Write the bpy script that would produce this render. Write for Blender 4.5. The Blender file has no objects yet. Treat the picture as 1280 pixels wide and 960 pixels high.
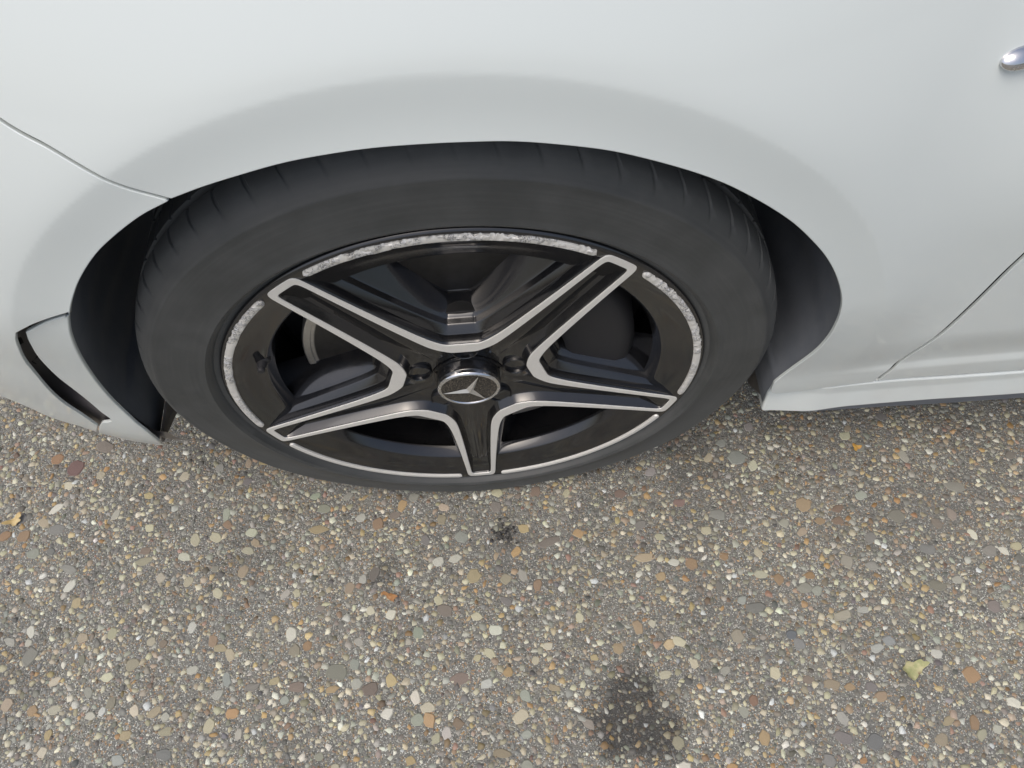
import bpy, bmesh, math, random
import numpy as np
from mathutils import Vector, Matrix
from mathutils.geometry import delaunay_2d_cdt

random.seed(7); rng = np.random.default_rng(11)
sc = bpy.context.scene
C = sc.collection
R = math.radians
H = 0.312                                   # height of the wheel's hub above the road

# ------------------------------------------------------------------ camera
cam_d = bpy.data.cameras.new('camera'); cam = bpy.data.objects.new('camera', cam_d); C.objects.link(cam); sc.camera = cam
yaw, pitch, roll, fpx = 0.0288004, 1.05774117, -0.05636681, 882.364
cam_d.sensor_width = 36.0; cam_d.lens = fpx / 1280 * 36.0; cam_d.clip_start = 0.02; cam_d.clip_end = 2000
fw = Vector((math.sin(yaw) * math.cos(pitch), math.cos(yaw) * math.cos(pitch), -math.sin(pitch)))
rt = Vector((math.cos(yaw), -math.sin(yaw), 0)); up = rt.cross(fw)
r2 = math.cos(roll) * rt + math.sin(roll) * up; u2 = -math.sin(roll) * rt + math.cos(roll) * up
m = Matrix((r2, u2, -fw)).transposed().to_4x4(); m.translation = Vector((0.0346924, -0.36097986, 0.64612649 + H))
cam.matrix_world = m

# ------------------------------------------------------------------ light: a bright overcast sky and a broad soft sun
SUN_EL, SUN_AZ = R(67), R(226)              # azimuth from +y, clockwise seen from above
w = bpy.data.worlds.new('World'); sc.world = w; w.use_nodes = True
nt = w.node_tree; bg = nt.nodes['Background']
sky = nt.nodes.new('ShaderNodeTexSky'); sky.sky_type = 'NISHITA'; sky.sun_disc = False
sky.sun_elevation = SUN_EL; sky.sun_rotation = SUN_AZ
sky.air_density = 1.0; sky.dust_density = 6.0; sky.ozone_density = 1.0
hs = nt.nodes.new('ShaderNodeHueSaturation'); hs.inputs['Saturation'].default_value = 0.85   # thin cloud: a paler sky
nt.links.new(sky.outputs[0], hs.inputs['Color']); nt.links.new(hs.outputs[0], bg.inputs[0])
bg.inputs[1].default_value = 0.15
sun_d = bpy.data.lights.new('sun', 'SUN'); sun = bpy.data.objects.new('sun', sun_d); C.objects.link(sun)
sun_d.energy = 0.5; sun_d.angle = R(50); sun_d.color = (1.0, 0.98, 0.95)
sd = Vector((math.sin(SUN_AZ) * math.cos(SUN_EL), math.cos(SUN_AZ) * math.cos(SUN_EL), math.sin(SUN_EL)))
sun.rotation_euler = (-sd).to_track_quat('-Z', 'Y').to_euler(); sun.location = sd * 20
sc.view_settings.view_transform = 'Standard'; sc.view_settings.look = 'None'
sc.view_settings.exposure = 0.17; sc.view_settings.gamma = 1.0; sc.view_settings.use_curve_mapping = False
sc.render.engine = 'CYCLES'; sc.cycles.use_denoising = True; sc.cycles.max_bounces = 8; sc.cycles.diffuse_bounces = 5
sc.cycles.sample_clamp_indirect = 6

# ------------------------------------------------------------------ helpers
def lin(*c):
    return tuple(((v / 255) / 12.92 if v <= 10 else (((v / 255) + 0.055) / 1.055) ** 2.4) for v in c)
class Mat:
    """a principled material with a few noise layers"""
    def __init__(s, name, col, rough=0.5, metal=0.0, coat=0.0, spec=0.5):
        s.m = bpy.data.materials.new(name); s.m.use_nodes = True
        s.nt = s.m.node_tree; s.b = s.nt.nodes['Principled BSDF']; s.i = s.b.inputs
        s.i['Base Color'].default_value = (*col, 1); s.i['Roughness'].default_value = rough
        s.i['Metallic'].default_value = metal; s.i['Specular IOR Level'].default_value = spec
        if coat: s.i['Coat Weight'].default_value = coat; s.i['Coat Roughness'].default_value = 0.03
        s.col = (*col, 1)
        s.tc = s.nt.nodes.new('ShaderNodeTexCoord').outputs['Object']
    def n(s, t, **k):
        o = s.nt.nodes.new(t)
        for a, v in k.items(): setattr(o, a, v)
        return o
    def link(s, a, b): s.nt.links.new(a, b)
    def noise(s, scale, detail=4, rough=0.6, dist=0.0, vec=None):
        o = s.n('ShaderNodeTexNoise'); o.inputs['Scale'].default_value = scale; o.inputs['Detail'].default_value = detail
        o.inputs['Roughness'].default_value = rough; o.inputs['Distortion'].default_value = dist
        s.link(vec or s.tc, o.inputs['Vector']); return o.outputs['Fac']
    def voro(s, scale, out='Distance', feature='F1', vec=None):
        o = s.n('ShaderNodeTexVoronoi', feature=feature); o.inputs['Scale'].default_value = scale
        s.link(vec or s.tc, o.inputs['Vector']); return o.outputs[out]
    def rng(s, v, a, b, c=0.0, d=1.0):
        o = s.n('ShaderNodeMapRange'); s.link(v, o.inputs[0])
        for k, x in enumerate((a, b, c, d)): o.inputs[1 + k].default_value = x
        return o.outputs[0]
    def math(s, op, a, b):
        o = s.n('ShaderNodeMath', operation=op)
        for k, x in enumerate((a, b)):
            if hasattr(x, 'links'): s.link(x, o.inputs[k])
            else: o.inputs[k].default_value = x
        return o.outputs[0]
    def mix(s, f, a, b, mode='MIX'):
        o = s.n('ShaderNodeMix', data_type='RGBA', blend_type=mode)
        if hasattr(f, 'links'): s.link(f, o.inputs[0])
        else: o.inputs[0].default_value = f
        for k, x in ((6, a), (7, b)):
            if hasattr(x, 'links'): s.link(x, o.inputs[k])
            else: o.inputs[k].default_value = (*x[:3], 1)
        return o.outputs[2]
    def base(s, c): s.link(c, s.i['Base Color'])
    def rough(s, v): s.link(v, s.i['Roughness'])
    def bump(s, h, strength=0.3, dist=0.001, to='Normal'):
        o = s.n('ShaderNodeBump'); o.inputs['Strength'].default_value = strength; o.inputs['Distance'].default_value = dist
        s.link(h, o.inputs['Height']); s.link(o.outputs[0], s.i[to]); return o

def add_obj(name, me, mat=None, parent=None):
    o = bpy.data.objects.new(name, me); C.objects.link(o)
    if mat is not None: me.materials.append(mat.m if isinstance(mat, Mat) else mat)
    if parent is not None: o.parent = parent
    return o
def mesh(name, v, f, smooth=True, sharp=None):
    me = bpy.data.meshes.new(name); me.from_pydata([tuple(p) for p in v], [], f); me.update()
    b = bmesh.new(); b.from_mesh(me); bmesh.ops.recalc_face_normals(b, faces=b.faces); b.to_mesh(me); b.free()
    if smooth:
        me.polygons.foreach_set('use_smooth', [True] * len(me.polygons))
        if sharp: me.set_sharp_from_angle(angle=R(sharp))
    return me
def lathe(prof, n=128, closed=False):
    """profile [(y, r)] turned about the y axis"""
    v = []; f = []
    for y, r in prof:
        for k in range(n):
            a = 2 * math.pi * k / n; v.append((r * math.cos(a), y, r * math.sin(a)))
    P = len(prof)
    for j in range(P - 1 + (1 if closed else 0)):
        j2 = (j + 1) % P
        for k in range(n):
            k2 = (k + 1) % n; f.append((j * n + k, j * n + k2, j2 * n + k2, j2 * n + k))
    if not closed:
        for j in (0, P - 1):
            if prof[j][1] < 0.02 and prof[j][1] > 1e-6: f.append(tuple(j * n + k for k in range(n)))
    return v, f
def spline(P, step=0.004):
    """Catmull-Rom through the points, evenly resampled"""
    P = [np.array(p, float) for p in P]
    if len(P) == 2: Q = [P[0] + (P[1] - P[0]) * t for t in np.linspace(0, 1, 60)]
    else:
        E = [2 * P[0] - P[1]] + P + [2 * P[-1] - P[-2]]; Q = []
        for i in range(1, len(E) - 2):
            a, b, c, d = E[i - 1:i + 3]
            for t in np.linspace(0, 1, 24, endpoint=False):
                Q.append(0.5 * (2 * b + (c - a) * t + (2 * a - 5 * b + 4 * c - d) * t * t + (3 * b - a - 3 * c + d) * t ** 3))
        Q.append(P[-1])
    Q = np.array(Q); L = np.r_[0, np.cumsum(np.hypot(*np.diff(Q, axis=0).T))]
    n = max(2, int(round(L[-1] / step))); s = np.linspace(0, L[-1], n + 1)
    return np.stack([np.interp(s, L, Q[:, 0]), np.interp(s, L, Q[:, 1])], 1)
def loop(*segs):
    out = []
    for s in segs:
        for p in s:
            if not out or np.hypot(*(p - out[-1])) > 0.0012: out.append(np.array(p))
    if np.hypot(*(out[0] - out[-1])) < 0.0012: out.pop()
    P = np.array(out); x, z = P.T
    area = 0.5 * np.sum(x * np.roll(z, -1) - np.roll(x, -1) * z)
    return P if area > 0 else P[::-1].copy()                  # counter-clockwise

# ---- shape of the car's left side: y (depth) as a function of x (to the rear) and z (above the hub) ----
def sstep(a, b, t):
    t = np.clip((t - a) / (b - a), 0, 1)
    return t * t * (3 - 2 * t)
def body_y(x, z):
    x = np.asarray(x, float); z = np.asarray(z, float)
    r = np.hypot(x, z)
    y = np.full(np.broadcast(x, z).shape, -0.014)
    t = np.clip(z - 0.20, 0, None)
    y = y + 0.95 * t * t * np.where(t < 0.5, 1, 1) + 1.2 * t ** 3       # fender leans in towards the bonnet
    u = np.clip(-x - 0.24, 0, None)
    y = y + 0.75 * u * u                                      # nose curves round to the front
    d = np.clip(-z - 0.02, 0, None)
    y = y + 1.5 * d * d
    y = y + sstep(-0.2, -0.33, x) * 0.010 * sstep(0.09, -0.06, z) + sstep(0.2, 0.33, x) * 0.004 * sstep(0.07, -0.05, z)
    # lower door scallop with its crease
    k = sstep(0.34, 0.52, x)
    y = y + k * 0.0052 * sstep(0.060, 0.0, z) - k * 0.003 * sstep(-0.002, -0.016, z)
    # flared wheel arch: a flat band inside r = 0.396, a soft fall beyond it
    lo = np.where(x < 0, 0.05, -0.02)
    fade = sstep(lo, lo + 0.17, z)
    s = r - 0.3955
    w = 0.0072 + 0.006 * sstep(0.15, 0.33, x) + 0.004 * sstep(-0.2, -0.33, x)
    ramp = w * np.logaddexp(0, s / w)                         # soft hinge
    q = np.clip(0.3955 - r, 0, 0.05)
    band_y = -0.0305 + 0.15 * q - 3.4 * q * q
    fall = band_y + 0.34 * ramp
    fall = fall + 0.6 * u * u + 0.55 * np.clip(z - .30, 0, None) ** 2
    # smooth minimum: whichever surface stands further out
    h = 0.012
    m = np.clip(0.5 + 0.5 * (y - fall) / h, 0, 1)
    out = y * (1 - m) + fall * m - h * m * (1 - m)
    return y * (1 - fade) + out * fade
def skirt_y(x, z):
    x = np.asarray(x, float); z = np.asarray(z, float)
    return -0.008 - 0.16 * np.clip(-z - 0.062, 0, 0.2) + 0.0 * x + 0.012 * sstep(.40, .33, x)
def fin_y(x, z):
    return body_y(x, z) + 0.0045 * sstep(-0.07, 0.02, z)

ARCH_F = [(-0.1614, 0.3239), (-0.1866, 0.3119), (-0.2144, 0.2937), (-0.2348, 0.2774), (-0.2572, 0.2546), (-0.2754, 0.2316), (-0.2868, 0.2149)]
ARCH_R = [(-0.1614, 0.3239), (-0.1383, 0.3317), (-0.1138, 0.3384), (-0.0875, 0.3447), (-0.0625, 0.3485), (-0.0333, 0.3511), (-0.0047, 0.3515), (0.0237, 0.3506), (0.0524, 0.3484), (0.0813, 0.3433), (0.1112, 0.336), (0.1372, 0.3266), (0.1647, 0.3147), (0.1882, 0.3024), (0.2074, 0.29), (0.2296, 0.2738), (0.2511, 0.2558), (0.2706, 0.236), (0.2892, 0.2145), (0.3067, 0.1893), (0.3222, 0.1606), (0.3308, 0.1363), (0.3366, 0.107), (0.3393, 0.0758), (0.3372, 0.0456), (0.3308, 0.0081), (0.3242, -0.0207)]
SEAM = [(-0.1614, 0.3239), (-0.1831, 0.3357), (-0.2002, 0.3496), (-0.2176, 0.363), (-0.2386, 0.377)]
STEP = [(-0.2868, 0.218), (-0.2981, 0.2134), (-0.3099, 0.2082), (-0.325, 0.2006), (-0.3395, 0.1916)]
SLOT_L = [(-0.3471, 0.1866), (-0.3558, 0.1745), (-0.3656, 0.1572), (-0.3823, 0.1249), (-0.3966, 0.0872), (-0.4098, 0.0475), (-0.4173, 0.0109), (-0.4179, -0.0262), (-0.4206, -0.0539)]
SLOT_R = [(-0.3464, 0.1807), (-0.356, 0.1619), (-0.3721, 0.1238), (-0.3834, 0.0804), (-0.3876, 0.0363), (-0.3921, -0.0039), (-0.3919, -0.0284)]
FIN_T = [(-0.2914, 0.2105), (-0.3159, 0.1999), (-0.3464, 0.1807)]
FIN_A = [(-0.2914, 0.2105), (-0.3003, 0.1942), (-0.3101, 0.1747), (-0.3251, 0.1391), (-0.3391, 0.1008), (-0.3522, 0.0547), (-0.3606, 0.0098), (-0.363, -0.028), (-0.3628, -0.0568), (-0.3767, -0.1129)]
FIN_B = [(-0.3822, -0.1234), (-0.4183, -0.139), (-0.4289, -0.1132), (-0.4431, -0.0931), (-0.4216, -0.0564)]
BUMP_B = [(-0.4452, -0.0929), (-0.4541, -0.073), (-0.4815, -0.0619), (-0.4938, -0.0337), (-0.5143, -0.0184)]
CUT = [(0.4451, -0.0301), (0.4442, -0.0165), (0.4508, 0.0003), (0.4562, 0.0355), (0.4632, 0.056), (0.4674, 0.0751), (0.4685, 0.0961), (0.4701, 0.1255), (0.4715, 0.1537), (0.4743, 0.1777)]
SKT = [(0.3421, -0.0521), (0.4384, -0.0353), (0.6154, -0.0483)]
SKB = [(0.3371, -0.1052), (0.3723, -0.0973), (0.4111, -0.0935), (0.4515, -0.0916), (0.528, -0.0919), (0.6417, -0.095)]
LOW = [(0.4232, -0.1507), (0.4848, -0.153), (0.7071, -0.1836)]
BADGE = [(0.3606, 0.3548), (0.3745, 0.3584), (0.3812, 0.3448)]

HEROES = [
(-0.6385, -0.0301, 0.018, 0.0171, 150, 152, 135),
(-0.4795, -0.0543, 0.0253, 0.013, 168, 158, 125),
(-0.4801, -0.0395, 0.017, 0.0132, 140, 115, 95),
(-0.5823, -0.0568, 0.0253, 0.0122, 150, 146, 136),
(-0.3367, -0.0518, 0.019, 0.0121, 192, 182, 148),
(-0.4526, -0.0794, 0.0146, 0.0147, 190, 175, 150),
(-0.24, -0.0301, 0.0319, 0.0132, 178, 152, 102),
(-0.2331, 0.0003, 0.0216, 0.0158, 150, 150, 125),
(-0.6863, -0.0001, 0.0196, 0.0139, 168, 122, 78),
(-0.5613, -0.1045, 0.0144, 0.0145, 190, 165, 115),
(-0.4709, -0.1899, 0.0197, 0.0169, 162, 150, 120),
(-0.3918, -0.2029, 0.0156, 0.0111, 188, 182, 165),
(-0.3996, -0.1492, 0.012, 0.0156, 205, 200, 188),
(-0.3583, -0.1789, 0.0197, 0.0095, 178, 158, 115),
(-0.4341, -0.1671, 0.0119, 0.0115, 140, 118, 95),
(-0.2447, -0.1857, 0.0137, 0.0131, 172, 128, 82),
(-0.1834, -0.2134, 0.0135, 0.0145, 152, 156, 142),
(-0.2042, -0.2207, 0.0308, 0.0198, 132, 130, 112),
(-0.211, -0.2404, 0.0191, 0.0099, 188, 152, 98),
(-0.1789, -0.237, 0.0153, 0.0124, 176, 172, 158),
(-0.1617, -0.2437, 0.0209, 0.0176, 122, 102, 88),
(-0.5883, -0.2353, 0.0146, 0.0127, 176, 138, 92),
(-0.607, -0.1696, 0.0199, 0.0234, 142, 138, 125),
(-0.5606, -0.2647, 0.0106, 0.014, 188, 160, 102),
(-0.4647, -0.273, 0.0169, 0.0138, 182, 158, 112),
(-0.5601, -0.2359, 0.0192, 0.0145, 186, 176, 150),
(-0.489, -0.2347, 0.0134, 0.0162, 142, 132, 108),
(-0.4687, -0.2998, 0.0177, 0.0134, 166, 168, 160),
(-0.4127, -0.2978, 0.0203, 0.015, 120, 120, 116),
(-0.3551, -0.235, 0.0153, 0.0142, 176, 172, 158),
(-0.2841, -0.2249, 0.0154, 0.0108, 182, 162, 115),
(-0.2549, -0.2344, 0.021, 0.0142, 140, 116, 100),
(-0.2689, -0.2489, 0.0114, 0.0122, 164, 166, 152),
(-0.3122, -0.2297, 0.023, 0.0107, 134, 126, 116),
(-0.4177, -0.2559, 0.0133, 0.0122, 182, 176, 158),
(-0.5126, -0.2472, 0.0152, 0.0114, 196, 188, 168),
(-0.4986, -0.2425, 0.0095, 0.0107, 206, 204, 196),
(-0.3458, -0.2181, 0.0116, 0.0181, 152, 156, 148),
(-0.5432, -0.1505, 0.0161, 0.0138, 182, 160, 128),
(-0.6136, -0.1515, 0.01, 0.0099, 198, 190, 170),
(-0.1926, -0.1156, 0.0143, 0.0181, 168, 142, 112),
(-0.1747, -0.1051, 0.0123, 0.0122, 182, 176, 165),
(-0.1585, -0.0983, 0.0144, 0.0246, 126, 114, 104),
(-0.6128, 0.0023, 0.0261, 0.0162, 138, 134, 128),
(-0.0395, -0.0583, 0.0209, 0.0162, 152, 154, 142),
(-0.1548, -0.0288, 0.017, 0.0176, 166, 126, 90),
(-0.0658, -0.03, 0.0149, 0.0176, 162, 146, 112),
(-0.0235, -0.1139, 0.0203, 0.0182, 178, 156, 108),
(-0.0717, -0.0893, 0.0165, 0.0145, 204, 198, 182),
(-0.049, -0.0879, 0.0206, 0.0104, 200, 194, 176),
(0.0187, -0.1215, 0.0162, 0.0141, 168, 154, 122),
(0.0602, -0.133, 0.0121, 0.0179, 164, 126, 92),
(0.2102, -0.1085, 0.0285, 0.0145, 196, 168, 128),
(0.2715, -0.1207, 0.0182, 0.0164, 172, 132, 88),
(0.1559, -0.2224, 0.0153, 0.0146, 178, 148, 104),
(0.2044, -0.1949, 0.0097, 0.0113, 204, 192, 164),
(0.0127, -0.2384, 0.0122, 0.0142, 186, 146, 86),
(-0.0251, -0.2181, 0.0108, 0.0101, 196, 182, 136),
(-0.0154, -0.2496, 0.017, 0.0133, 198, 196, 186),
(0.0323, -0.2674, 0.0131, 0.0172, 166, 170, 152),
(-0.1028, -0.2844, 0.0167, 0.0168, 160, 164, 142),
(-0.0531, -0.2918, 0.0166, 0.0133, 140, 112, 82),
(-0.1124, -0.3279, 0.0145, 0.0112, 190, 158, 96),
(-0.0021, -0.3292, 0.0253, 0.0122, 152, 132, 98),
(-0.0472, -0.2407, 0.0285, 0.0141, 142, 116, 102),
(-0.0655, -0.1559, 0.0239, 0.0155, 134, 118, 104),
(0.0687, -0.2613, 0.0169, 0.0087, 172, 150, 112),
(0.2115, -0.3342, 0.0144, 0.0146, 190, 178, 138),
(0.2094, -0.2573, 0.0169, 0.0099, 196, 186, 156),
(0.1239, -0.2303, 0.0114, 0.0072, 196, 170, 112),
(0.0493, -0.2271, 0.0107, 0.0108, 198, 182, 148),
(0.0824, -0.0753, 0.0373, 0.0127, 132, 118, 106),
(0.0113, -0.019, 0.0171, 0.0178, 140, 128, 118),
(0.0707, -0.0017, 0.0155, 0.0164, 150, 118, 96),
(0.1898, -0.0145, 0.0192, 0.0158, 140, 108, 92),
(0.4438, -0.0535, 0.0242, 0.0189, 186, 152, 108),
(0.6617, -0.045, 0.0292, 0.0164, 150, 144, 130),
(0.5655, -0.0808, 0.0267, 0.0178, 136, 130, 114),
(0.4784, -0.1372, 0.018, 0.0187, 164, 154, 136),
(0.6722, -0.1387, 0.0199, 0.0172, 148, 140, 130),
(0.7104, -0.1358, 0.0159, 0.0131, 196, 182, 138),
(0.2697, -0.1226, 0.0181, 0.0156, 168, 128, 86),
(0.3161, -0.1163, 0.0141, 0.0116, 174, 130, 82),
(0.3818, -0.1524, 0.0139, 0.0162, 170, 130, 86),
(0.4234, -0.1511, 0.0139, 0.0114, 172, 126, 72),
(0.3267, -0.1752, 0.0137, 0.0125, 166, 168, 158),
(0.4512, -0.2049, 0.027, 0.0147, 176, 164, 140),
(0.4802, -0.2005, 0.0154, 0.0098, 180, 176, 166),
(0.6157, -0.173, 0.0137, 0.0124, 176, 170, 154),
(0.5858, -0.1776, 0.0293, 0.0143, 132, 126, 106),
(0.5875, -0.2881, 0.0239, 0.0219, 184, 136, 86),
(0.5697, -0.3415, 0.0125, 0.0206, 160, 120, 78),
(0.5407, -0.3359, 0.0197, 0.0086, 172, 150, 108),
(0.3103, -0.2194, 0.0172, 0.0168, 164, 150, 126),
(0.482, -0.2482, 0.0188, 0.0112, 180, 178, 170),
(0.5544, -0.2606, 0.0149, 0.0112, 206, 200, 188),
(0.4131, -0.2851, 0.0221, 0.0124, 162, 140, 108),
(0.4341, -0.2902, 0.0147, 0.0088, 178, 140, 92),
(0.4691, -0.3033, 0.0182, 0.0123, 174, 140, 104),
(0.3127, -0.2958, 0.0128, 0.0138, 152, 106, 78),
(0.3151, -0.3375, 0.0143, 0.0181, 190, 152, 98),
(0.2121, -0.3342, 0.0144, 0.0146, 192, 180, 140),
(0.2098, -0.2581, 0.018, 0.0099, 196, 184, 150),
(0.3604, -0.1445, 0.0199, 0.0101, 192, 184, 152),
(0.2266, -0.1351, 0.014, 0.0129, 194, 158, 106),
(0.3636, -0.1154, 0.0113, 0.0134, 200, 184, 152),
(0.5937, -0.35, 0.0124, 0.0103, 190, 184, 164),
(0.524, -0.3557, 0.0177, 0.015, 162, 142, 112),
(0.4095, -0.345, 0.0232, 0.0165, 128, 118, 116),
(0.4147, -0.3225, 0.0144, 0.0204, 172, 166, 156),
(0.5916, -0.1297, 0.024, 0.015, 132, 130, 126),
(0.4889, -0.0632, 0.0186, 0.0112, 142, 108, 84),
(0.4837, -0.0802, 0.0164, 0.0132, 146, 114, 88),
(0.4591, -0.078, 0.0165, 0.0123, 174, 138, 94),
(0.425, -0.3702, 0.0105, 0.0081, 186, 128, 68),
(0.3211, -0.0572, 0.0229, 0.0167, 148, 146, 136),
(0.4128, -0.1669, 0.0197, 0.016, 150, 146, 130),
(0.2705, -0.0351, 0.0211, 0.0134, 152, 112, 102),
(0.3852, -0.2776, 0.0167, 0.0106, 140, 118, 100),
(0.4597, -0.2923, 0.0165, 0.0141, 128, 118, 116),
(0.4457, -0.3511, 0.0213, 0.0182, 112, 112, 112),
(0.6486, -0.21, 0.0172, 0.016, 138, 122, 116),
(0.3858, -0.2348, 0.0152, 0.0167, 138, 136, 134),
(0.3419, -0.1862, 0.0273, 0.0136, 122, 120, 112),
(0.3793, -0.2232, 0.0153, 0.012, 100, 106, 114),
(0.5, -0.2406, 0.017, 0.0113, 150, 152, 152),
(-0.6073, 0.0975, 0.0267, 0.0269, 128, 84, 78),
(-0.6382, 0.1133, 0.0208, 0.0178, 178, 124, 78),
(-0.5721, 0.1283, 0.032, 0.0193, 140, 124, 110),
(-0.658, -0.0033, 0.0185, 0.0172, 165, 125, 85),
(0.549, 0.0267, 0.0161, 0.0184, 150, 148, 134),
(0.3682, 0.0252, 0.0277, 0.0204, 150, 152, 142)]


def outline_normals(P):
    d = np.roll(P, -1, 0) - P; d /= np.linalg.norm(d, axis=1)[:, None]
    n = np.stack([d[:, 1], -d[:, 0]], 1); pn = np.roll(n, 1, 0)
    mN = n + pn; L = np.linalg.norm(mN, axis=1); mN /= np.maximum(L, 1e-6)[:, None]
    k = 1 / np.clip(np.sum(mN * n, 1), 0.5, 1)
    return mN * k[:, None]
def panel(name, P, fn, mat, parent, gap=0.0014, rad=0.0008, flange=0.0022, grid=0.007, thick_dir=1.0):
    """a body panel: outline P in (x, z), draped on the surface fn, with rounded edges folded inwards"""
    N = outline_normals(P)
    S = P - N * (gap + rad)                                    # flat part of the panel
    lo = S.min(0); hi = S.max(0); pts = []
    dz = grid * 0.866; row = 0; z = lo[1]
    while z < hi[1]:
        xs = np.arange(lo[0] + (0.5 * grid if row % 2 else 0), hi[0], grid)
        pts.append(np.stack([xs, np.full_like(xs, z)], 1)); row += 1; z += dz
    pts = np.concatenate(pts)
    # keep the grid points well inside the outline
    inside = np.zeros(len(pts), bool); A = S; B = np.roll(S, -1, 0)
    dmin = np.full(len(pts), 1e9)
    for a, b in zip(A, B):
        if (a[1] > b[1]) != (a[1] == b[1]):
            pass
        c = ((a[1] > pts[:, 1]) != (b[1] > pts[:, 1]))
        with np.errstate(divide='ignore', invalid='ignore'):
            xi = a[0] + (pts[:, 1] - a[1]) * (b[0] - a[0]) / (b[1] - a[1])
        inside ^= c & (pts[:, 0] < xi)
        ab = b - a; t = np.clip(((pts - a) @ ab) / max(ab @ ab, 1e-12), 0, 1)
        dmin = np.minimum(dmin, np.linalg.norm(pts - a - t[:, None] * ab, axis=1))
    pts = pts[inside & (dmin > grid * 0.5)]
    nb = len(S); V2 = np.concatenate([S, pts])
    res = delaunay_2d_cdt([Vector(p) for p in V2], [], [list(range(nb))], 1, 1e-6)
    W = np.array([tuple(p) for p in res[0]]); faces = [tuple(t) for t in res[2]]
    def surf(Q): return np.stack([Q[:, 0], fn(Q[:, 0], Q[:, 1]), Q[:, 1]], 1)
    def nor(Q):
        e = 0.0015
        gx = (fn(Q[:, 0] + e, Q[:, 1]) - fn(Q[:, 0] - e, Q[:, 1])) / (2 * e)
        gz = (fn(Q[:, 0], Q[:, 1] + e) - fn(Q[:, 0], Q[:, 1] - e)) / (2 * e)
        n = np.stack([gx, -np.ones(len(Q)), gz], 1); return n / np.linalg.norm(n, axis=1)[:, None]
    V = [surf(W)]; NN = [nor(W)]; F = list(faces)
    # ids of the boundary in W
    bid = []
    for p in S:
        bid.append(int(np.argmin(np.hypot(W[:, 0] - p[0], W[:, 1] - p[1]))))
    n0 = nor(S); n2 = np.stack([N[:, 0], np.zeros(nb), N[:, 1]], 1); n2 /= np.linalg.norm(n2, axis=1)[:, None]
    tmp = n2 - n0 * np.sum(n2 * n0, 1)[:, None]; n2t = tmp / np.linalg.norm(tmp, axis=1)[:, None]
    prev = bid; base = len(W); unit = N / np.linalg.norm(N, axis=1)[:, None]
    s0 = surf(S)
    for a, depth in ((30, 0), (60, 0), (90, 0), (90, flange)):
        ra = R(a); p = s0 + n2t * rad * math.sin(ra) - n0 * (rad * (1 - math.cos(ra)) + depth)
        V.append(p); NN.append(n0 * math.cos(ra) + n2t * math.sin(ra))
        ids = list(range(base, base + nb)); base += nb
        for k in range(nb):
            k2 = (k + 1) % nb
            if prev[k] != prev[k2]: F.append((prev[k], prev[k2], ids[k2], ids[k]))
        prev = ids
    V = np.concatenate(V); NN = np.concatenate(NN)
    V[:, 2] += H
    me = bpy.data.meshes.new(name); me.from_pydata([tuple(map(float, p)) for p in V], [], F); me.validate(); me.update()
    # all faces look outwards
    fn_ = np.zeros(len(me.polygons) * 3); me.polygons.foreach_get('normal', fn_)
    me.polygons.foreach_set('use_smooth', [True] * len(me.polygons))
    flip = []
    for p in me.polygons:
        g = NN[list(p.vertices)].sum(0)
        if g @ np.array(p.normal) < 0: flip.append(p.index)
    if flip:
        b = bmesh.new(); b.from_mesh(me); b.faces.ensure_lookup_table()
        bmesh.ops.reverse_faces(b, faces=[b.faces[k] for k in flip]); b.to_mesh(me); b.free()
    me.normals_split_custom_set_from_vertices([tuple(map(float, x)) for x in NN])
    return add_obj(name, me, mat, parent)

# ------------------------------------------------------------------ materials
paint = Mat('white_paint', (0.675, 0.733, 0.722), 0.42, coat=0.8, spec=0.4)
paint.i['Coat Roughness'].default_value = 0.06
g = paint.rng(paint.noise(9, 3), 0.35, 0.7); spk = paint.rng(paint.noise(420, 2, 0.5), 0.70, 0.80)
low = paint.rng(paint.n('ShaderNodeSeparateXYZ').outputs[2], 0.1, 0.5, 1, 0)
sep = paint.nt.nodes['Separate XYZ']; paint.link(paint.tc, sep.inputs[0])
film = paint.math('MULTIPLY', low, g)                        # road film, thicker low on the panels
c = paint.mix(paint.math('MULTIPLY', film, 0.35), (0.675, 0.733, 0.722), (0.50, 0.47, 0.42))
c = paint.mix(paint.math('MULTIPLY', paint.math('MULTIPLY', spk, low), 0.35), c, (0.30, 0.28, 0.25))
paint.base(c)

plastic = Mat('black_plastic', (0.034, 0.036, 0.04), 0.75)
pn = plastic.noise(35, 5); plastic.base(plastic.mix(plastic.rng(pn, 0.35, 0.75), (0.135, 0.15, 0.172), (0.165, 0.178, 0.195)))
plastic.bump(plastic.noise(700, 2), 0.25, 0.0006)
shellm = Mat('inner_metal', (0.012, 0.012, 0.013), 0.7)
ductm = Mat('duct_plastic', (0.075, 0.068, 0.072), 0.3)
flapm = Mat('dusty_felt', (0.11, 0.10, 0.09), 0.9)
flapm.base(flapm.mix(flapm.noise(60, 5), (0.06, 0.055, 0.05), (0.17, 0.155, 0.14)))

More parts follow.
